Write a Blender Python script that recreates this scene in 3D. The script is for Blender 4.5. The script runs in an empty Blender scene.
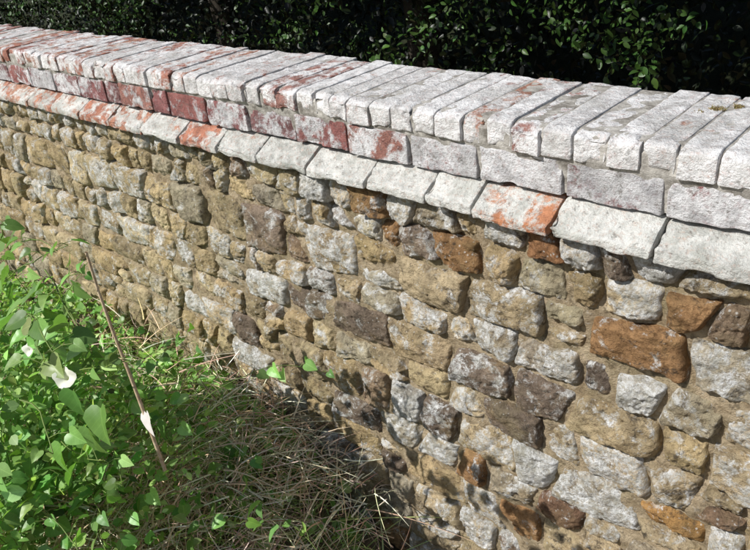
import bpy, math, random
import numpy as np
from mathutils import Matrix, Vector
random.seed(7); rng=np.random.default_rng(7)
scene=bpy.context.scene
CAM=np.array([0.0,-1.15,1.884])
# camera axes (right/up/back) -> world, from the vanishing point of the wall
f_=729.; roll=-.10
d=np.array([-875.,300.,-f_]); u=np.array([roll,1.,-((875*roll-300)/f_)])
Xc=-d/np.linalg.norm(d); Zc=u/np.linalg.norm(u); Zc=Zc-Xc*np.dot(Zc,Xc); Zc/=np.linalg.norm(Zc); Yc=np.cross(Zc,Xc)
RW=np.array([Xc,Yc,Zc])
def survey(px,py,y=0.):
    """position on the plane at depth y of a feature measured in the photograph"""
    w=RW@np.array([px-375,275-py,-f_]); t=(y-CAM[1])/w[1]; return CAM+t*w
# ---------------------------------------------------------------- noise
def _h(ix,iy,iz,seed):
    h=(ix*374761393+iy*668265263+iz*1440662683+seed*974634777)&0xffffffff
    h=((h^(h>>13))*1274126177)&0xffffffff
    h=h^(h>>16)
    return (h&0xffffff)/float(0xffffff)*2-1
def vnoise(p,seed=0):
    i=np.floor(p).astype(np.int64); f=p-i; f=f*f*(3-2*f)
    x,y,z=i[...,0],i[...,1],i[...,2]; fx,fy,fz=f[...,0],f[...,1],f[...,2]
    r=0
    for dx in (0,1):
        wx=fx if dx else 1-fx
        for dy in (0,1):
            wy=fy if dy else 1-fy
            for dz in (0,1):
                wz=fz if dz else 1-fz
                r=r+wx*wy*wz*_h(x+dx,y+dy,z+dz,seed)
    return r
def fbm(p,seed=0,o=4,g=.5):
    a=1;r=0;s=0
    for k in range(o):
        r=r+a*vnoise(p*(2.03**k)+k*17.3,seed+k); s+=a; a*=g
    return r/s
def P3(x,y,z): return np.stack(np.broadcast_arrays(x,y,z),-1).astype(float)
# ---------------------------------------------------------------- mesh helper
class MB:
    def __init__(s,k=4): s.v=[];s.f=[];s.c=[];s.r=[];s.l=[];s.n=0;s.k=k
    def add(s,V,F,col,rnd=0.,lc=None):
        V=np.asarray(V,float).reshape(-1,3); n=len(V)
        s.v.append(V); s.f.append(np.asarray(F,np.int64).reshape(-1,s.k)+s.n)
        col=np.asarray(col,float)
        if col.ndim==1: col=np.tile(col,(n,1))
        s.c.append(col); s.r.append(np.full(n,rnd) if np.isscalar(rnd) else rnd)
        s.l.append(np.zeros((n,3)) if lc is None else lc)
        s.n+=n
    def obj(s,name,mat,parent=None,smooth=True):
        V=np.concatenate(s.v);F=np.concatenate(s.f);C=np.concatenate(s.c);R=np.concatenate(s.r);L=np.concatenate(s.l)
        me=bpy.data.meshes.new(name)
        me.vertices.add(len(V)); me.vertices.foreach_set("co",V.astype(np.float32).ravel())
        me.loops.add(F.size); me.loops.foreach_set("vertex_index",F.astype(np.int32).ravel())
        me.polygons.add(len(F)); me.polygons.foreach_set("loop_start",np.arange(0,F.size,s.k,dtype=np.int32))
        me.update(calc_edges=True)
        me.polygons.foreach_set("use_smooth",np.full(len(F),smooth))
        a=me.attributes.new("Col",'FLOAT_COLOR','POINT'); a.data.foreach_set("color",C.astype(np.float32).ravel())
        a=me.attributes.new("rnd",'FLOAT','POINT'); a.data.foreach_set("value",R.astype(np.float32))
        a=me.attributes.new("lc",'FLOAT_VECTOR','POINT'); a.data.foreach_set("vector",L.astype(np.float32).ravel())
        me.materials.append(mat)
        o=bpy.data.objects.new(name,me); scene.collection.objects.link(o)
        if parent: o.parent=parent
        return o
def empty(name):
    o=bpy.data.objects.new(name,None); scene.collection.objects.link(o); return o
def gridF(nu,nv):
    a=np.arange(nu-1)[:,None]*nv+np.arange(nv-1)[None,:]
    return np.stack([a,a+nv,a+nv+1,a+1],-1).reshape(-1,4)
# ---------------------------------------------------------------- node helper
class NT:
    def __init__(s,name):
        s.m=bpy.data.materials.new(name); s.m.use_nodes=True; s.t=s.m.node_tree; s.t.nodes.clear()
        s.out=s.n('ShaderNodeOutputMaterial')
    def n(s,t,**k):
        x=s.t.nodes.new(t)
        for a,b in k.items(): setattr(x,a,b)
        return x
    def set(s,sock,v):
        if hasattr(v,'is_output') : s.t.links.new(v,sock)
        else:
            if isinstance(v,(tuple,list)) and len(v)==3 and sock.type=='RGBA': v=(*v,1)
            sock.default_value=v
    def attr(s,name,o='Color'): 
        x=s.n('ShaderNodeAttribute',attribute_name=name); return x.outputs[o]
    def noise(s,vec,scale,detail=6,rough=.6,dist=0.):
        x=s.n('ShaderNodeTexNoise'); s.set(x.inputs['Vector'],vec); x.inputs['Scale'].default_value=scale
        x.inputs['Detail'].default_value=detail; x.inputs['Roughness'].default_value=rough; x.inputs['Distortion'].default_value=dist
        return x.outputs['Fac']
    def vor(s,vec,scale,feature='F1'):
        x=s.n('ShaderNodeTexVoronoi',feature=feature); s.set(x.inputs['Vector'],vec); x.inputs['Scale'].default_value=scale
        return x.outputs['Distance']
    def math(s,op,a,b=0.,c=0.,clamp=False):
        x=s.n('ShaderNodeMath',operation=op,use_clamp=clamp); s.set(x.inputs[0],a); s.set(x.inputs[1],b); s.set(x.inputs[2],c); return x.outputs[0]
    def ramp(s,v,a,b,lo=0.,hi=1.):
        x=s.n('ShaderNodeMapRange'); s.set(x.inputs[0],v); s.set(x.inputs[1],a); s.set(x.inputs[2],b); s.set(x.inputs[3],lo); s.set(x.inputs[4],hi); return x.outputs[0]
    def mix(s,f,a,b,bt='MIX'):
        x=s.n('ShaderNodeMix',data_type='RGBA',blend_type=bt); s.set(x.inputs['Factor'],f); s.set(x.inputs['A'],a); s.set(x.inputs['B'],b); return x.outputs['Result']
    def coord(s,off=None,scale=None):
        g=s.n('ShaderNodeNewGeometry').outputs['Position']
        if off is not None:
            c=s.n('ShaderNodeCombineXYZ'); s.set(c.inputs[0],off); s.set(c.inputs[1],off); s.set(c.inputs[2],off)
            a=s.n('ShaderNodeVectorMath',operation='ADD'); s.set(a.inputs[0],g); s.set(a.inputs[1],c.outputs[0]); g=a.outputs[0]
        return g
    def bump(s,h,strength,dist,nrm=None):
        x=s.n('ShaderNodeBump'); s.set(x.inputs['Height'],h); x.inputs['Strength'].default_value=strength; x.inputs['Distance'].default_value=dist
        if nrm is not None: s.set(x.inputs['Normal'],nrm)
        return x.outputs[0]
    def bsdf(s,col,rough=.9,nrm=None,spec=.2,trans=None,tcol=None):
        b=s.n('ShaderNodeBsdfPrincipled'); s.set(b.inputs['Base Color'],col); s.set(b.inputs['Roughness'],rough)
        b.inputs['Specular IOR Level'].default_value=spec
        if nrm is not None: s.set(b.inputs['Normal'],nrm)
        o=b.outputs[0]
        if trans:
            t=s.n('ShaderNodeBsdfTranslucent'); s.set(t.inputs[0],tcol)
            m=s.n('ShaderNodeMixShader'); m.inputs[0].default_value=trans; s.t.links.new(o,m.inputs[1]); s.t.links.new(t.outputs[0],m.inputs[2]); o=m.outputs[0]
        s.t.links.new(o,s.out.inputs[0]); return s.m
# ---------------------------------------------------------------- materials
def mat_stone():
    t=NT('lichened_sandstone'); col=t.attr('Col'); li=t.attr('Col','Alpha'); r=t.attr('rnd','Fac')
    off=t.math('MULTIPLY',r,7.); v=t.coord(off); vc=t.coord()
    c=t.mix(t.ramp(t.noise(v,18,6,.7),.3,.7),t.mix(1.,col,(.74,.70,.64),'MULTIPLY'),t.mix(1.,col,(2.1,2.0,1.8),'MULTIPLY'))
    c=t.mix(t.math('MULTIPLY',t.ramp(t.noise(v,11,4,.6,.5),.56,.71),.42),c,(.46,.32,.16))
    fine=t.noise(v,75,5,.75)
    c=t.mix(t.math('MULTIPLY',t.ramp(fine,.50,.62),.65),c,t.mix(1.,c,(.42,.38,.34),'MULTIPLY'))
    c=t.mix(t.math('MULTIPLY',t.ramp(t.noise(vc,6,5,.7),.50,.70),.3),c,(.29,.26,.12))
    c=t.mix(t.math('MULTIPLY',t.ramp(t.noise(v,26,6,.75,.3),.56,.64),.8),c,(.075,.062,.05))
    n=t.math('ADD',t.noise(v,20,8,.76,.4),t.math('MULTIPLY',li,.19)); n=t.math('ADD',n,t.math('MULTIPLY',t.noise(vc,4,3,.6),.18))
    m=t.ramp(n,.670,.745)
    n2=t.ramp(t.noise(v,110,4,.75),.40,.56)
    lc=t.mix(t.ramp(t.noise(v,35,4,.65),.38,.62),(.50,.49,.44),(.94,.94,.93))
    c=t.mix(t.math('MULTIPLY',m,t.ramp(n2,0,1,.30,.97)),c,lc)
    sp=t.math('MULTIPLY',t.ramp(t.vor(v,75),.22,.12),t.ramp(t.noise(v,12,2),.48,.6))
    c=t.mix(t.math('MULTIPLY',sp,.65),c,(.74,.73,.68))
    h=t.math('ADD',t.noise(v,48,7,.75),t.math('MULTIPLY',t.noise(v,210,3,.7),.4))
    return t.bsdf(c,.92,t.bump(h,1.,.015),.15)
def mat_mortar():
    t=NT('earthy_lime_mortar'); v=t.coord()
    c=t.mix(t.ramp(t.noise(v,30,5,.7),.35,.65),(.34,.255,.155),(.66,.53,.36))
    c=t.mix(t.math('MULTIPLY',t.ramp(t.noise(v,7,5,.7),.50,.64),.5),c,(.22,.19,.09))
    c=t.mix(t.math('MULTIPLY',t.ramp(t.noise(v,50,5,.7),.58,.66),.5),c,(.62,.58,.50))
    c=t.mix(t.math('MULTIPLY',t.ramp(t.noise(v,38,5,.75),.53,.63),.6),c,(.12,.095,.06))
    h=t.math('ADD',t.noise(v,80,6,.75),t.math('MULTIPLY',t.noise(v,300,2,.6),.3))
    return t.bsdf(c,.95,t.bump(h,1.,.016),.1)
def mat_brick(name,lo,hi,dark=.65):
    t=NT(name); col=t.attr('Col'); li=t.attr('Col','Alpha'); r=t.attr('rnd','Fac')
    v=t.coord(t.math('MULTIPLY',r,5.)); vc=t.coord()
    c=t.mix(t.ramp(t.noise(v,25,6,.7),.3,.7),t.mix(1.,col,(.6,.55,.55),'MULTIPLY'),t.mix(1.,col,(1.4,1.35,1.3),'MULTIPLY'))
    c=t.mix(t.math('MULTIPLY',t.ramp(t.noise(v,32,6,.75),.53,.62),.75),c,(.14,.07,.07))
    n=t.math('ADD',t.noise(v,17,8,.76,.3),t.math('MULTIPLY',li,.30)); n=t.math('ADD',n,t.math('MULTIPLY',t.noise(vc,5,3,.6),.30))
    m=t.ramp(n,.73,.82)
    tone=t.math('ADD',t.noise(v,30,6,.75),t.math('MULTIPLY',t.math('SUBTRACT',r,.5),.15))
    lc=t.mix(t.ramp(tone,.34,.60),lo,hi)
    lc=t.mix(t.math('MULTIPLY',t.ramp(t.noise(vc,9,5,.65),.50,.62),.5),lc,tuple(x*y for x,y in zip(lo,(1.,1.01,.96))))
    n2=t.ramp(t.noise(v,110,4,.78),.34,.48)
    c=t.mix(t.math('MULTIPLY',m,t.ramp(n2,0,1,.6,.98)),c,lc)
    c=t.mix(t.math('MULTIPLY',t.ramp(t.noise(v,70,5,.75),.57,.65),dark),c,(.17,.15,.13))
    h=t.math('ADD',t.noise(v,60,7,.72),t.math('MULTIPLY',t.noise(v,230,3,.7),.4))
    return t.bsdf(c,.9,t.bump(h,1.,.009),.15)
def mat_brick_mortar():
    t=NT('brick_joint_mortar'); v=t.coord()
    c=t.mix(t.ramp(t.noise(v,30,5,.7),.35,.65),(.19,.17,.145),(.56,.53,.48))
    return t.bsdf(c,.95,t.bump(t.noise(v,90,6,.7),.8,.006),.1)
def mat_leaf(name,trans=.35,rough=.45,vein=True,spec=.4):
    t=NT(name); col=t.attr('Col'); lc=t.attr('lc','Vector'); v=t.coord()
    c=t.mix(t.noise(v,30,3),t.mix(1.,col,(.7,.75,.65),'MULTIPLY'),t.mix(1.,col,(1.3,1.25,1.15),'MULTIPLY'))
    if vein:
        s=t.n('ShaderNodeSeparateXYZ'); t.set(s.inputs[0],lc)
        ax=t.math('ABSOLUTE',s.outputs[0]); mid=t.ramp(ax,.03,.0)
        w=t.math('SUBTRACT',s.outputs[1],t.math('MULTIPLY',ax,.8)); fr=t.math('ABSOLUTE',t.math('SUBTRACT',t.math('FRACT',t.math('MULTIPLY',w,6.)),.5))
        side=t.math('MULTIPLY',t.ramp(fr,.08,.0),.6)
        m=t.math('MAXIMUM',mid,side)
        c=t.mix(t.math('MULTIPLY',m,.45),c,t.mix(1.,c,(1.9,1.7,1.9),'MULTIPLY'))
    tc=t.mix(1.,c,(1.3,1.5,.6),'MULTIPLY')
    return t.bsdf(c,rough,None,spec,trans,tc)
def mat_plain(name,a,b,scale=20,rough=.9,bump=.5,bd=.01,spec=.2):
    t=NT(name); v=t.coord()
    return t.bsdf(t.mix(t.ramp(t.noise(v,scale,6,.7),.35,.65),a,b),rough,t.bump(t.noise(v,scale*3,5,.7),bump,bd),spec)
M_st=mat_stone();M_mo=mat_mortar();M_bm=mat_brick_mortar()
M_cp=mat_brick('limewashed_coping_brick',(.52,.505,.49),(.95,.935,.92),.5)
M_sb=mat_brick('weathered_stretcher_brick',(.40,.39,.395),(.82,.81,.81),.7)
M_tl=mat_brick('weathered_clay_tile',(.40,.405,.37),(.76,.755,.71),.6)
M_leaf=mat_leaf('bindweed_leaf',.3,.4);M_und=mat_leaf('undergrowth_leaf',.35,.42,True)
M_hed=mat_leaf('dark_evergreen_leaf',None,.42,False,.3)
M_gr=mat_leaf('grass_blade',.3,.5,False);M_dry=mat_leaf('dry_stem',None,.8,False,.1)
M_soil=mat_plain('soil_and_litter',(.07,.052,.034),(.26,.20,.13),14)
M_hill=mat_plain('leaf_mould_painted_shade',(.008,.012,.005),(.03,.035,.015),9)  # near-black: deep shade behind the hedge is put into the colour
M_bark=mat_plain('bark',(.03,.025,.02),(.07,.06,.045),25)
M_stick=mat_plain('dead_wood',(.42,.29,.18),(.68,.53,.37),60,.8,.5,.003)
# ---------------------------------------------------------------- stone wall
wall=empty('stone_wall')
X0,X1=-8.0,2.2
def res_for(x):
    if -2.3<x<.4: return 42,34
    if x<-4.6 : return 12,10
    return 22,18
def rnd_edge(e,R): 
    q=np.clip(e/R,0,1); return np.sqrt(1-(1-q)**2)
ST=MB()
PAL_L=[(.38,.31,.195),(.34,.285,.185),(.41,.35,.235),(.31,.26,.175),(.37,.295,.18),(.34,.31,.24)]
PAL_R=[(.34,.28,.19),(.28,.245,.19),(.39,.32,.22),(.31,.285,.235),(.18,.145,.12),(.36,.30,.21),(.33,.26,.165),(.23,.175,.13)]
SPEC_PX=[(535,257,(.24,.13,.07),.0),(605,380,(.13,.105,.09),.3),(540,400,(.15,.12,.1),.35),(665,515,(.32,.19,.08),.0),(475,470,(.28,.17,.09),.1),(535,505,(.16,.10,.07),.2),
 (410,400,(.33,.32,.3),1.),(460,420,(.33,.32,.3),1.05),(520,455,(.33,.32,.3),1.),(600,275,(.33,.32,.3),1.1),(650,282,(.33,.32,.3),1.1),(480,245,(.33,.3,.25),.8),
 (320,195,(.33,.32,.3),.9),(690,470,(.36,.29,.18),.1),(690,400,(.28,.25,.19),.3),(520,340,(.33,.29,.24),.6),(500,290,(.3,.28,.22),.6),(545,300,(.3,.27,.2),.3),
 (410,265,(.38,.31,.2),.3),(400,350,(.36,.29,.2),.2),(440,375,(.19,.14,.1),.2),(290,390,(.28,.23,.15),.1),(180,295,(.36,.34,.3),.95),(570,510,(.18,.12,.09),.4),
 (610,490,(.33,.32,.3),.9),(660,340,(.17,.13,.1),.4),(725,360,(.3,.27,.22),.6),(600,435,(.33,.27,.18),.3),(690,525,(.2,.14,.1),.1),(380,300,(.36,.33,.26),.5)]
SPEC=[]
for px,py,c,l in SPEC_PX:
    s=survey(px,py,-.02); SPEC.append((s[0],s[2],c,l))
def stone_col(x,z,w):
    for a,b,c,l in SPEC:
        if abs(x-a)<w*.5 and abs(z-b)<.042: return c,l
    p=min(1,max(0,(x+2.1)/1.3))
    if rng.random()<p:
        c=PAL_R[rng.integers(len(PAL_R))]; l=rng.choice([.1,.3,.5,.75,.95])
        if rng.random()<.05: c=(.28,.17,.09); l=.1
    else:
        c=PAL_L[rng.integers(len(PAL_L))]; l=rng.choice([.05,.25,.4,.55,.75])
        if z<.85 : l*=.5
    return tuple(np.array(c)*rng.uniform(.80,1.18)),l
def add_stone(c4,prot,R):
    BL,BR,TR,TL=[np.array(q,float) for q in c4]
    cx=(BL[0]+BR[0])/2; w=abs(BR[0]-BL[0]); h=abs(TL[1]-BL[1])
    nu,nv=res_for(cx)
    lu=np.linspace(-1,1,nu); lv=np.linspace(-1,1,nv)
    lu=.5*lu+.5*np.sin(lu*np.pi/2); lv=.5*lv+.5*np.sin(lv*np.pi/2)
    u,v=np.meshgrid(lu,lv,indexing='ij')
    r=rng.uniform(.01,.13)
    uu=u*np.sqrt(1-r*v**4); vv=v*np.sqrt(1-r*u**4)
    a=(uu+1)/2; b=(vv+1)/2
    Xp=(1-a)*(1-b)*BL[0]+a*(1-b)*BR[0]+a*b*TR[0]+(1-a)*b*TL[0]
    Zp=(1-a)*(1-b)*BL[1]+a*(1-b)*BR[1]+a*b*TR[1]+(1-a)*b*TL[1]
    sd=rng.integers(1,99999)
    p=P3(Xp*24,Zp*24,sd*.37)
    Xp=Xp+fbm(p,3,4)*.008; Zp=Zp+fbm(p,9,4)*.008
    R2=R*(1+.6*vnoise(P3(Xp*30,Zp*30,sd*.7),77))
    f=rnd_edge((1-abs(u))*w/2,R2)*rnd_edge((1-abs(v))*h/2,R2)
    front=prot+.004
    for k in range(8):
        an=rng.uniform(0,6.28); m=rng.uniform(.003,.020)
        front=np.minimum(front,prot+.010*rng.random()-m*(u*np.cos(an)+v*np.sin(an)-.15))
    q=P3(Xp*28,Zp*28,sd*.11)
    front=front+fbm(q,21,5,.55)*.012-np.abs(fbm(q*2.4,33,3))*.009+fbm(q*6,41,2)*.0025
    Y=.025-f*(front+.015)
    col,li=stone_col(cx,(BL[1]+TL[1])/2,w)
    ST.add(np.stack([Xp,Y,Zp],-1),gridF(nu,nv),(*col,li),rng.random())
H=[.070,.078,.122,.086,.110,.094,.112,.10,.110,.11,.12,.12,.13,.13]
zt=[1.279]
for h in H: zt.append(zt[-1]-h)
def bnd(k,x):
    if k==0: return zt[0]+0*x
    return zt[k]+.020*float(vnoise(P3(x*1.9,k*3.7,.5),5))+.012*float(vnoise(P3(x*6,k*3.7,.5),6))
bigx=survey(605,380,-.02)[0]
for k,h in enumerate(H):
    x=X0+rng.uniform(0,.1); sl=0
    while x<X1:
        w=float(np.clip(rng.gamma(12,1/12)*h*1.22,.055,.20))
        if k==2 and x<bigx<x+.2 and x>bigx-.13: w=.20
        sl2=rng.normal(0,.010)
        x2=x+w; g=rng.uniform(.001,.0042); j=lambda:rng.normal(0,.004)
        split = h>.09 and w<.16 and rng.random()<.13
        zb1,zb2,zt1,zt2=bnd(k+1,x),bnd(k+1,x2),bnd(k,x),bnd(k,x2)
        def mk(zb1,zb2,zt1,zt2,xa,xb,sa,sb):
            add_stone([(xa-sa+g,zb1+g+j()),(xb-sb-g,zb2+g+j()),(xb+sb-g,zt2-g+j()),(xa+sa+g,zt1-g+j())],rng.uniform(.018,.036)+(.006 if k==0 else 0),rng.uniform(.007,.016))
        if split:
            m1=zb1+(zt1-zb1)*rng.uniform(.4,.6); m2=zb2+(zt2-zb2)*rng.uniform(.4,.6)
            mk(zb1,zb2,m1,m2,x,x2,sl,sl2); mk(m1,m2,zt1,zt2,x,x2,sl,sl2)
        else: mk(zb1,zb2,zt1,zt2,x,x2,sl,sl2)
        x=x2; sl=sl2
ST.obj('sandstone_blocks',M_st,wall)
mm=MB(); nx,nz=1400,210
gx,gz=np.meshgrid(np.linspace(X0-.05,X1+.05,nx),np.linspace(-.4,1.29,nz),indexing='ij')
gy=.0055+fbm(P3(gx*16,gz*16,1.),51,4)*.020
mm.add(np.stack([gx,gy,gz],-1),gridF(nx,nz),(.3,.3,.3,0)); mm.obj('mortar_bed',M_mo,wall)
core=MB(); YB=.285
prof=[(.035,1.268),(.035,1.347),(.006,1.352),(.000,1.405),(-.005,1.424),(-.006,1.455),(.006,1.4718),(.02,1.4745),(YB-.012,1.4815),(YB-.008,1.43),(YB-.005,1.2),(YB-.005,-.4)]
V=[];
for xx in (X0-.05,X1+.05):
    for y,z in prof: V.append((xx,y,z))
n=len(prof); F=[(i,i+1,n+i+1,n+i) for i in range(n-1)]
core.add(V,F,(.3,.3,.3,0)); core.obj('brick_joint_mortar',M_bm,wall,False)
cap=MB()
for xx in (X0-.049,X1+.049):
    ys=[.012,.035,.15,YB-.013,YB-.006]; tops=[1.46,1.473,1.476,1.478,1.43]
    V=[(xx,y,-.4) for y in ys]+[(xx,y,z) for y,z in zip(ys,tops)]
    cap.add(V,[(i,i+1,6+i,5+i) for i in range(4)],(.3,.25,.18,.3))
cap.obj('wall_end_face',M_st,wall,False)
# boxes ------------------------------------------------
def rbox(mb,cx,hx,y0,y1,zb,ztop,n3,r,col,li,na=.0015,nf=40,dz=(0,0,0),tilt=0.,chip=.012):
    nx,ny,nz=n3; Vs=[];Fs=[];o=0
    def dens(n): 
        l=np.linspace(-1,1,n); return .45*l+.55*np.sin(l*np.pi/2)
    ax=[dens(nx),dens(ny),dens(nz)]
    for d in range(3):
        a,b=[k for k in range(3) if k!=d]
        A,B=np.meshgrid(ax[a],ax[b],indexing='ij')
        for s in (-1,1):
            p=np.zeros(A.shape+(3,)); p[...,a]=A;p[...,b]=B;p[...,d]=s
            Vs.append(p.reshape(-1,3)); f=gridF(len(ax[a]),len(ax[b]))
            if (s>0)==(d!=1): pass
            else: f=f[:,::-1]
            Fs.append(f+o); o+=A.size
    p=np.concatenate(Vs)
    half=np.array([hx,(y1-y0)/2,(ztop((y0+y1)/2)-zb)/2])
    P=p*half; inner=half-r; q=np.clip(P,-inner,inner); dlt=P-q; L=np.linalg.norm(dlt,axis=1,keepdims=True)+1e-9
    nrm=dlt/L; P=q+nrm*r
    y=(y0+y1)/2+P[:,1]; t=(P[:,2]+half[2])/(2*half[2])
    z=zb+t*(ztop(y)-zb)
    W=np.stack([cx+P[:,0],y,z],-1)
    sd=rng.random()*100
    nearb=(np.sum(np.abs(P)>(half-.012),axis=1)>=2).astype(float)*(P[:,1]<-half[1]+.04)
    W=W+nrm*(fbm(W*nf+sd,61,4)[:,None]*na - np.clip(fbm(W*22+sd,67,3)-.05,0,1)[:,None]*chip*(.35+1.3*nearb[:,None]))
    W=W+np.array(dz)
    W[:,2]+=tilt*(W[:,0]-cx)
    mb.add(W,np.concatenate(Fs),(*col,li),rng.random())
def rs(x,a,b,c):
    return a if -2.3<x<.5 else (b if x>-4.5 else c)
def smooth(a,b,x): 
    t=min(1,max(0,(x-a)/(b-a))); return t*t*(3-2*t)
CP=MB(); x=X0
while x<X1:
    p=.0625*rng.uniform(.88,1.12); hx=p/2-rng.uniform(.0006,.0022)
    base=[(.42,.20,.15),(.36,.16,.13),(.46,.25,.18),(.38,.21,.18)][rng.integers(4)]
    li=float(np.clip(.55+.38*smooth(-2.4,-1.1,x)+rng.normal(0,.14),.2,1.2))
    if rng.random()<.12: li*=.65
    f=lambda y:1.4765-.009*np.clip((.012-y)/.026,0,1)**2+np.clip(y,0,1)*.028
    rbox(CP,x+p/2,hx,-.013+rng.normal(0,.0028),YB+rng.normal(0,.007),1.424+rng.normal(0,.001),f,rs(x,(12,44,12),(8,22,7),(6,12,5)),.0035,base,li,.003,45,(0,0,rng.normal(0,.0012)),rng.normal(0,.020),.013)
    x+=p
CP.obj('coping_bricks',M_cp,wall)
SB=MB(); x=X0+.05
while x<X1:
    L=.182 if rng.random()<.8 else .092
    L*=rng.uniform(.96,1.04)
    c=[(.30,.13,.12),(.27,.12,.12),(.24,.13,.13),(.34,.17,.14)][rng.integers(4)]
    li=float(np.clip(.40+.52*smooth(-1.5,-.7,x)+rng.normal(0,.16),.1,1.0))
    rbox(SB,x+L/2,L/2-.0035,-.006+rng.normal(0,.003),.10,1.347,lambda y:1.4175+0*y,rs(x,(34,8,16),(18,5,8),(10,4,5)),.004,c,li,.003,35,(0,0,rng.normal(0,.001)),rng.normal(0,.006),.010)
    x+=L
SB.obj('stretcher_bricks',M_sb,wall)
TL_=MB(); ox=survey(515,210,-.03)[0]; x=X0
while x<X1:
    L=.184*rng.uniform(.93,1.07)
    if x<ox-.07<x+L: L=ox-.09-x if ox-.09-x>.06 else L
    c=[(.48,.24,.16),(.46,.21,.14),(.50,.28,.19)][rng.integers(3)]
    li=float(np.clip(.40+.60*smooth(-2.4,-1.5,x)+rng.normal(0,.12),.0,1.1))
    if x<ox<x+L: li=.50; c=(.52,.24,.13)
    top=lambda y:1.341-np.clip(.01-y,0,1)*.60
    rbox(TL_,x+L/2,L/2-.0015,-.050+rng.normal(0,.003),.05,1.284+rng.normal(0,.0015),top,rs(x,(34,22,8),(18,10,5),(10,6,4)),.004,c,li,.003,35,(0,0,rng.normal(0,.0015)),rng.normal(0,.014))
    x+=L
TL_.obj('sloping_string_course',M_tl,wall)
MS=MB(3)
def blades(mb,base,dirs,L,w,bend,col,seg=4,k3=True):
    n=len(base); ts=np.linspace(0,1,seg+1)
    side=np.cross(dirs,rng.normal(size=(n,3))); side/=np.linalg.norm(side,axis=1,keepdims=True)+1e-9
    V=np.zeros((n,seg+1,2,3))
    for i,t in enumerate(ts):
        c=base+dirs*(L*t)[:,None]+bend*(t*t*L)[:,None]
        ww=(w*(1-t)**.7*.5+.00015)[:,None]
        V[:,i,0]=c-side*ww; V[:,i,1]=c+side*ww
    nv=(seg+1)*2; F=[]
    for i in range(seg): a=2*i; F+= [(a,a+1,a+3),(a,a+3,a+2)]
    F=(np.array(F)[None]+ (np.arange(n)*nv)[:,None,None]).reshape(-1,3)
    mb.add(V.reshape(-1,3),F,np.repeat(col,nv,0),np.repeat(rng.random(n),nv))
def jc(c,n,s=.2):
    c=np.array(c)[None]*(1+rng.normal(0,s,(n,1)))*(1+rng.normal(0,.08,(n,3))); return np.concatenate([np.clip(c,.003,.95),np.ones((n,1))],1)
def ztopf(y): return 1.4765+max(0,y)*.028
s1=survey(718,106,.2)
for (mx,my,nb,rad) in [(s1[0],.20,320,.013),(s1[0]+.03,.225,160,.010),(s1[0]-.02,.17,80,.007)]:
    a=rng.uniform(0,6.28,nb); r=rad*np.sqrt(rng.random(nb))
    b=np.stack([mx+r*np.cos(a),my+r*np.sin(a),np.full(nb,ztopf(my)-.003)],1)
    d=rng.normal(0,.6,(nb,3)); d[:,2]=1; d/=np.linalg.norm(d,axis=1,keepdims=True)
    blades(MS,b,d,rng.uniform(.003,.007,nb),np.full(nb,.003),rng.normal(0,.3,(nb,3)),jc((.24,.19,.09),nb),2)
MS.obj('moss_tufts',M_dry,wall)
# ---------------------------------------------------------------- ground
def G(x,y):
    x=np.asarray(x,float);y=np.asarray(y,float)
    b=.30/(1+np.exp((x+1.25)*8)) * (1/(1+np.exp((y+.0)*30)))*(1/(1+np.exp(-(y+2.2)*4)))
    return b+.03*fbm(P3(x*2.2,y*2.2,.3),71,4)
gm=MB()
def axis(lo,hi,step,far):
    m=np.arange(lo,hi,step); e=np.geomspace(step*2,far,24); return np.concatenate([lo-e[::-1],m,hi+e])
xs=axis(-6,3,.05,300); ys=axis(-3,5,.05,300)
A,B=np.meshgrid(xs,ys,indexing='ij'); Z=G(A,B)
gm.add(np.stack([A,B,Z],-1),gridF(len(xs),len(ys)),(.1,.1,.05,1)); gm.obj('ground',M_soil)
# ---------------------------------------------------------------- foliage helpers
half=[(.12,-.04),(.27,-.06),(.40,.05),(.46,.23),(.42,.45),(.30,.66),(.15,.85)]
def heart():
    out=[(0,.06)]+half+[(0,1.04)]+[(-a,b) for a,b in half[::-1]]
    out=np.array(out); c=np.array([0,.42]); n=len(out)
    inner=c+(out-c)*.5
    P=np.concatenate([out,inner,c[None]])
    z=.30*np.abs(P[:,0])-.22*(P[:,1]-.3)**2+.03*np.sin(P[:,1]*9)*P[:,0]*2
    V=np.concatenate([P,z[:,None]],1); F=[]
    for i in range(n):
        j=(i+1)%n; F+=[(i,j,n+j),(i,n+j,n+i),(n+i,n+j,2*n)]
    return V,np.array(F)
def ovate(wd=.27):
    P=np.array([(0,0),(wd*.8,.22),(wd,.48),(wd*.6,.78),(0,1),(-wd*.6,.78),(-wd,.48),(-wd*.8,.22),(0,.3),(0,.65)],float)
    z=.35*np.abs(P[:,0])-.18*(P[:,1]-.3)**2
    V=np.concatenate([P,z[:,None]],1)
    F=np.array([(0,1,8),(1,2,8),(2,9,8),(2,3,9),(3,4,9),(4,5,9),(5,6,9),(6,8,9),(6,7,8),(7,0,8)])
    return V,F
def leaves(mb,tpl,pos,axis_,nrm,size,col):
    V,F=tpl; n=len(pos)
    a=axis_/ (np.linalg.norm(axis_,axis=1,keepdims=True)+1e-9)
    s=np.cross(a,nrm); s/=np.linalg.norm(s,axis=1,keepdims=True)+1e-9
    m=np.cross(s,a)
    W=pos[:,None,:]+size[:,None,None]*(V[None,:,0:1]*s[:,None]+V[None,:,1:2]*a[:,None]+V[None,:,2:3]*m[:,None]*rng.uniform(.3,1.6,(n,1,1)))
    FF=(F[None]+(np.arange(n)*len(V))[:,None,None]).reshape(-1,3)
    mb.add(W.reshape(-1,3),FF,np.repeat(col,len(V),0),np.repeat(rng.random(n),len(V)),np.tile(V,(n,1)))
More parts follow.
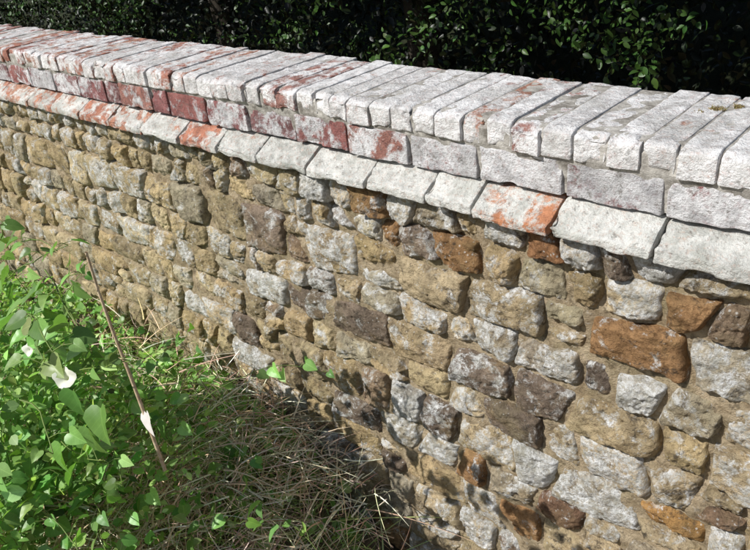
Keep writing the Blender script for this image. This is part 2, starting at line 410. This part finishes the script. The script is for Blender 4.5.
def tube(mb,pts,r0,r1,col,ns=5):
    pts=np.array(pts,float); n=len(pts); V=[]
    for i in range(n):
        t=pts[min(i+1,n-1)]-pts[max(i-1,0)]; t/=np.linalg.norm(t)+1e-9
        a=np.cross(t,(0.3,.2,1) if abs(t[2])<.9 else (1,0,.1)); a/=np.linalg.norm(a); b=np.cross(t,a)
        r=r0+(r1-r0)*i/(n-1)
        for k in range(ns):
            an=k/ns*2*math.pi; V.append(pts[i]+r*(a*math.cos(an)+b*math.sin(an)))
    F=[]
    for i in range(n-1):
        for k in range(ns):
            p=i*ns+k;q=i*ns+(k+1)%ns; F+=[(p,q,q+ns),(p,q+ns,p+ns)]
    mb.add(V,F,(*col,1))
SUN=np.array([-.34,-.68,.69]); SUN/=np.linalg.norm(SUN)
def facing(n,spread,b=(0,0,.4)):
    v=SUN*.8+np.array(b)+rng.normal(0,spread,(n,3)); return v/np.linalg.norm(v,axis=1,keepdims=True)
HE=heart();OV=ovate();OVw=ovate(.36)
CX,CY=-1.70,-.78
def clump(x,y): return np.exp(-(((x-CX)/.42)**2+((y-CY)/.32)**2)**1.6)
def Hc(x,y):
    pl=.22/(1+np.exp((x+1.18)*14))
    return G(x,y)+pl*(.8+.6*fbm(P3(x*5,y*5,0.),81,3))+.80*clump(x,y)*(.92+.40*fbm(P3(x*6,y*6,3.),83,2))
UG=MB(3)
def scatter(n,xr,yr): return rng.uniform(*xr,n),rng.uniform(*yr,n)
for tpl,n,s0,s1_,cb in ((OV,16000,.012,.034,(.26,.43,.12)),(OVw,5500,.025,.052,(.20,.37,.10))):
    x,y=scatter(n,(-3.2,-.95),(-1.15,-.06))
    cl=clump(x,y); dryzone=np.exp(-(((x+1.28)/.26)**2+((y+.38)/.26)**2))
    keep=(rng.random(n)<np.clip(.40+.60*cl-.20*dryzone,0,1))&(rng.random(n)<1/(1+np.exp((x+1.18)*14)))
    x,y,cl=x[keep],y[keep],cl[keep]; n=len(x); z=Hc(x,y)+.03-rng.exponential(.035+.18*cl,n)
    z=np.maximum(z,G(x,y)+.01)
    cc=jc(cb,n,.32); yl=rng.random(n)<.28; cc[yl,:3]=np.clip(cc[yl,:3]*np.array([1.8,1.45,2.3]),0,.9)
    ax=rng.normal(0,1,(n,3)); ax[:,2]*=.5
    leaves(UG,tpl,np.stack([x,y,z],1),ax,facing(n,.5),rng.uniform(s0,s1_,n),cc)
UG.obj('undergrowth_leaves',M_und)
U2=MB(3); n=6000; x,y=scatter(n,(-7.5,-3.2),(-1.6,-.1)); z=G(x,y)+rng.uniform(0,.3,n)
leaves(U2,OV,np.stack([x,y,z],1),rng.normal(0,1,(n,3)),facing(n,.5),rng.uniform(.02,.05,n),jc((.2,.34,.08),n,.3)); U2.obj('undergrowth_leaves.001',M_und)
bw=empty('bindweed_plant'); BL_=MB(3); BS=MB(3); BG=(.20,.37,.11)
def vine(p0,d0,L,curl=.35,leaf=(.036,.060),step=.05,prob=.85):
    p=np.array(p0,float); d=np.array(d0,float); d/=np.linalg.norm(d); pts=[p.copy()]
    s=0; g=(.22,.30,.09)
    while s<L:
        d=d+rng.normal(0,curl,3)*.35; d[2]-=.10*s/L; d/=np.linalg.norm(d); p=p+d*step*.6; s+=step*.6; pts.append(p.copy())
        if rng.random()<prob:
            sd=rng.normal(0,1,3); sd[2]=abs(sd[2])*.5+.2; sd/=np.linalg.norm(sd)
            q=p+sd*rng.uniform(.015,.045); tube(BS,[p,(p+q)/2+[0,0,.004],q],.0009,.0007,g,4)
            a=sd*np.array([1,1,.2])+np.array([.15,-.25,-.45]); nn=facing(1,.34,(0.15,-.3,.2))
            c=jc(BG,1,.28)
            if rng.random()<.15: c[:,:3]=np.clip(c[:,:3]*np.array([1.7,1.4,1.9]),0,.9)
            leaves(BL_,HE,q[None],a[None],nn,np.array([rng.uniform(*leaf)*(1-.35*s/L)]),c)
    tube(BS,pts,.0016,.0009,g,5)
for i in range(42):
    a=rng.uniform(0,6.28); r=rng.uniform(0,.28)
    vine((CX+r*math.cos(a)*1.2,CY+r*math.sin(a),.45),(rng.normal(.06,.2),rng.normal(0,.2),1),rng.uniform(.5,.84))
for (px,py,yy,d) in [(40,300,-.68,(.3,.1,.2)),(30,330,-.75,(.5,0,.1)),(45,270,-.70,(.4,0,.0)),(80,370,-.68,(.3,0,.1)),(60,440,-.75,(.5,.1,0)),(20,400,-.85,(.5,.1,0)),(90,430,-.65,(.6,.1,.0)),(200,455,-.35,(.7,.2,.1)),(150,500,-.5,(.6,.3,.2)),(230,450,-.3,(.7,0,.1)),(215,445,-.25,(.7,-.1,.1)),(10,250,-.6,(.3,0,.1)),(0,240,-.65,(.3,0,.2)),(5,280,-.7,(.4,0,.2)),(20,310,-.8,(.3,0,.1)),(50,350,-.8,(.3,0,.1)),(180,540,-.6,(.6,.2,.2)),(240,500,-.45,(.6,.2,.2))]:
    vine(survey(px,py,yy),d,rng.uniform(.12,.24),leaf=(.036,.058))
for (px,py) in [(72,402),(88,440),(100,418),(15,438),(60,455),(30,470)]:
    leaves(BL_,HE,survey(px,py-12,-.80)[None],np.array([[.2,-.2,-.9]])+rng.normal(0,.2,(1,3)),facing(1,.25,(.2,-.5,.1)),np.array([.062]),jc((.14,.31,.07),1,.15))
BL_.obj('leaves',M_leaf,bw); BS.obj('stems',M_gr,bw)
FL=MB(3); M_fl=mat_leaf('white_petal',.3,.6,False,.2)
def flower(p,nrm,s):
    p=np.array(p,float); nrm=np.array(nrm,float); nrm/=np.linalg.norm(nrm); a=np.cross(nrm,(0,0.3,1)); a/=np.linalg.norm(a); b=np.cross(nrm,a)
    prof=[(.08,-.9),(.12,-.5),(.25,-.15),(.6,.05),(.95,.08)]; V=[];ns=20
    for j,(r,h) in enumerate(prof):
        for k in range(ns):
            an=k/ns*2*math.pi; rr=r*(1+.10*math.cos(5*an)*(j>2)); V.append(p+s*(rr*(a*math.cos(an)+b*math.sin(an)*.85)+nrm*(h+.10*math.sin(3*an+1)*(j>2)*(j-2))))
    F=[]
    for j in range(len(prof)-1):
        for k in range(ns):
            i0=j*ns+k;i1=j*ns+(k+1)%ns; F+=[(i0,i1,i1+ns),(i0,i1+ns,i0+ns)]
    FL.add(V,F,(.82,.82,.80,1))
flower(survey(65,378,-.86),(.3,-.6,.6),.018); flower(survey(28,350,-.88),(.1,-.9,.4),.011)
FL.obj('bindweed_flowers',M_fl,bw)
DL=MB(3)
leaves(DL,HE,np.array([survey(146,412,-.60)]),np.array([[.4,-.2,-.7]]),facing(1,.1,(0,-.6,0)),np.array([.055]),jc((.70,.62,.59),1,.03)); DL.obj('dead_leaf',M_dry)
GR=MB(3); n=3600; x,y=scatter(n,(-2.6,-.9),(-1.15,-.06)); k=rng.random(n)<1/(1+np.exp((x+1.2)*14)); x,y=x[k],y[k]; n=len(x)
d=rng.normal(0,.55,(n,3)); d[:,2]=1; d/=np.linalg.norm(d,axis=1,keepdims=True); bend=rng.normal(0,.5,(n,3)); bend[:,2]=-rng.uniform(.1,.7,n)
blades(GR,np.stack([x,y,G(x,y)+.02],1),d,rng.uniform(.12,.36,n),rng.uniform(.002,.007,n),bend,jc((.44,.56,.24),n,.25),6); GR.obj('grass',M_gr)
DG=MB(3); n=9000; x,y=scatter(n,(-2.4,-.95),(-1.1,-.05)); 
pr=np.exp(-((x+1.35)/.35)**2); k=(rng.random(n)<.12+pr)&(rng.random(n)<1/(1+np.exp((x+1.14)*18))); x,y=x[k],y[k]; n=len(x)
d=rng.normal(0,1.,(n,3)); d[:,2]=rng.uniform(.0,.8,n); d/=np.linalg.norm(d,axis=1,keepdims=True); bend=rng.normal(0,.35,(n,3)); bend[:,2]=-rng.uniform(.0,.5,n)
z=G(x,y)+.08+.20*rng.random(n)**.6; c=jc((.72,.50,.39),n,.28); r_=rng.random(n)<.5; c[r_,:3]=jc((.90,.80,.65),r_.sum(),.15)[:,:3]
blades(DG,np.stack([x,y,z],1),d,rng.uniform(.06,.22,n),rng.uniform(.0018,.005,n),bend,c,5); DG.obj('dry_grass',M_dry)
SK=MB(3); tube(SK,[survey(86,252,-.6),survey(98,290,-.6),survey(113,332,-.6),survey(128,370,-.6),survey(140,402,-.6),survey(165,470,-.6)],.003,.0045,(.3,.2,.1),8)
SK.obj('wooden_stick',M_stick)
# ---------------------------------------------------------------- background
HG=MB(3); n=95000
x=rng.uniform(-14,4.5,n); z=rng.uniform(.0,2.3,n)
ysur=2.5+2.1*fbm(P3(x*.8,z*.9,0.),91,3)+1.3*fbm(P3(x*2.6,z*3,0.),95,3)
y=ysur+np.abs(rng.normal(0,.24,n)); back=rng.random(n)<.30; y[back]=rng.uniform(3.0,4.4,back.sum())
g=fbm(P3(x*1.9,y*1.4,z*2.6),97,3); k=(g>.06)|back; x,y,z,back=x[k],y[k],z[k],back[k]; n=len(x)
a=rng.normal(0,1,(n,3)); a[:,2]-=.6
cc=jc((.032,.068,.015),n,.5); cc[back,:3]*=.15  # rear leaves darkened, painting in the shade of the hedge's depth
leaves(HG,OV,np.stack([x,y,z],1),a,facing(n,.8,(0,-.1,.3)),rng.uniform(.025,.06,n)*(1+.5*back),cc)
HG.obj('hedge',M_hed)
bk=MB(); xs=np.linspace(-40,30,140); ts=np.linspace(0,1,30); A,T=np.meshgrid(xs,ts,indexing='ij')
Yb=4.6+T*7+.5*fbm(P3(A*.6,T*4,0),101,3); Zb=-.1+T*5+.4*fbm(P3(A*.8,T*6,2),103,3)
bk.add(np.stack([A,Yb,Zb],-1),gridF(140,30),(.1,.1,.1,1)); bk.obj('dark_backdrop_hill',M_hill)  # dark backdrop for the black void seen through hedge gaps
for ti,(tx,ty) in enumerate([(-10.5,4.4),(-7.5,4.3),(-4.2,3.9),(-1.2,4.1),(2.0,3.9)]):  # trees with unseen crowns, added to cast shade on the hedge and bank
    tr=empty('added_shade_tree'); tb=MB(3); tl=MB(3)
    p=np.array([tx,ty,.0]); tp=[p+np.array([.12*math.sin(k*.8),.1*math.cos(k),k*.55]) for k in range(9)]
    tube(tb,tp,.17,.06,(.1,.08,.06),10)
    ends=[]
    for b in range(34):
        k=rng.integers(4,9); st=tp[k]; an=rng.uniform(0,6.28); L=rng.uniform(1.3,3.0); d=np.array([math.cos(an),math.sin(an)-.5,.14]); pts=[st]
        q=st.copy()
        for s in range(6): d=d+rng.normal(0,.15,3); d[2]=abs(d[2]); q=q+d/np.linalg.norm(d)*L/6; pts.append(q.copy()); 
        if q[1]<.9: continue
        tube(tb,pts,.04,.006,(.1,.08,.06),6)
        ends+=pts[2:]
    ends=np.array(ends); m=13000; c=ends[rng.integers(len(ends),size=m)]+rng.normal(0,.30,(m,3))*np.array([1,1,.7])
    c=c[(c[:,1]>.75)&(c[:,2]>2.0)]; m=len(c)
    leaves(tl,OV,c,rng.normal(0,1,(m,3)),facing(m,.5),rng.uniform(.11,.20,m),jc((.05,.10,.025),m,.3))
    tb.obj('trunk_and_limbs',M_bark,tr); tl.obj('shade_canopy',M_hed,tr)
# ---------------------------------------------------------------- light
w=bpy.data.worlds.new("World"); scene.world=w; w.use_nodes=True; nt=w.node_tree
sk=nt.nodes.new('ShaderNodeTexSky'); sk.sky_type='NISHITA'; sk.sun_disc=False
sk.sun_elevation=math.asin(SUN[2]); sk.sun_rotation=math.atan2(SUN[0],SUN[1])
nt.links.new(sk.outputs[0],nt.nodes['Background'].inputs[0]); nt.nodes['Background'].inputs[1].default_value=.09
ld=bpy.data.lights.new('sun','SUN'); ld.energy=5.; ld.angle=math.radians(.5); ld.color=(1,.98,.94)
lo=bpy.data.objects.new('sun',ld); scene.collection.objects.link(lo); lo.rotation_euler=Vector(SUN).to_track_quat('Z','Y').to_euler()
# ---------------------------------------------------------------- camera
R=Matrix(RW.tolist()).to_4x4()
cd=bpy.data.cameras.new('camera'); cd.sensor_width=36; cd.lens=f_/750*36; cd.clip_end=1000; cd.clip_start=.02
co=bpy.data.objects.new('camera',cd); scene.collection.objects.link(co)
co.matrix_world=Matrix.Translation(Vector(CAM))@R
scene.camera=co
scene.view_settings.view_transform='Standard'; scene.view_settings.look='None'; scene.view_settings.exposure=0
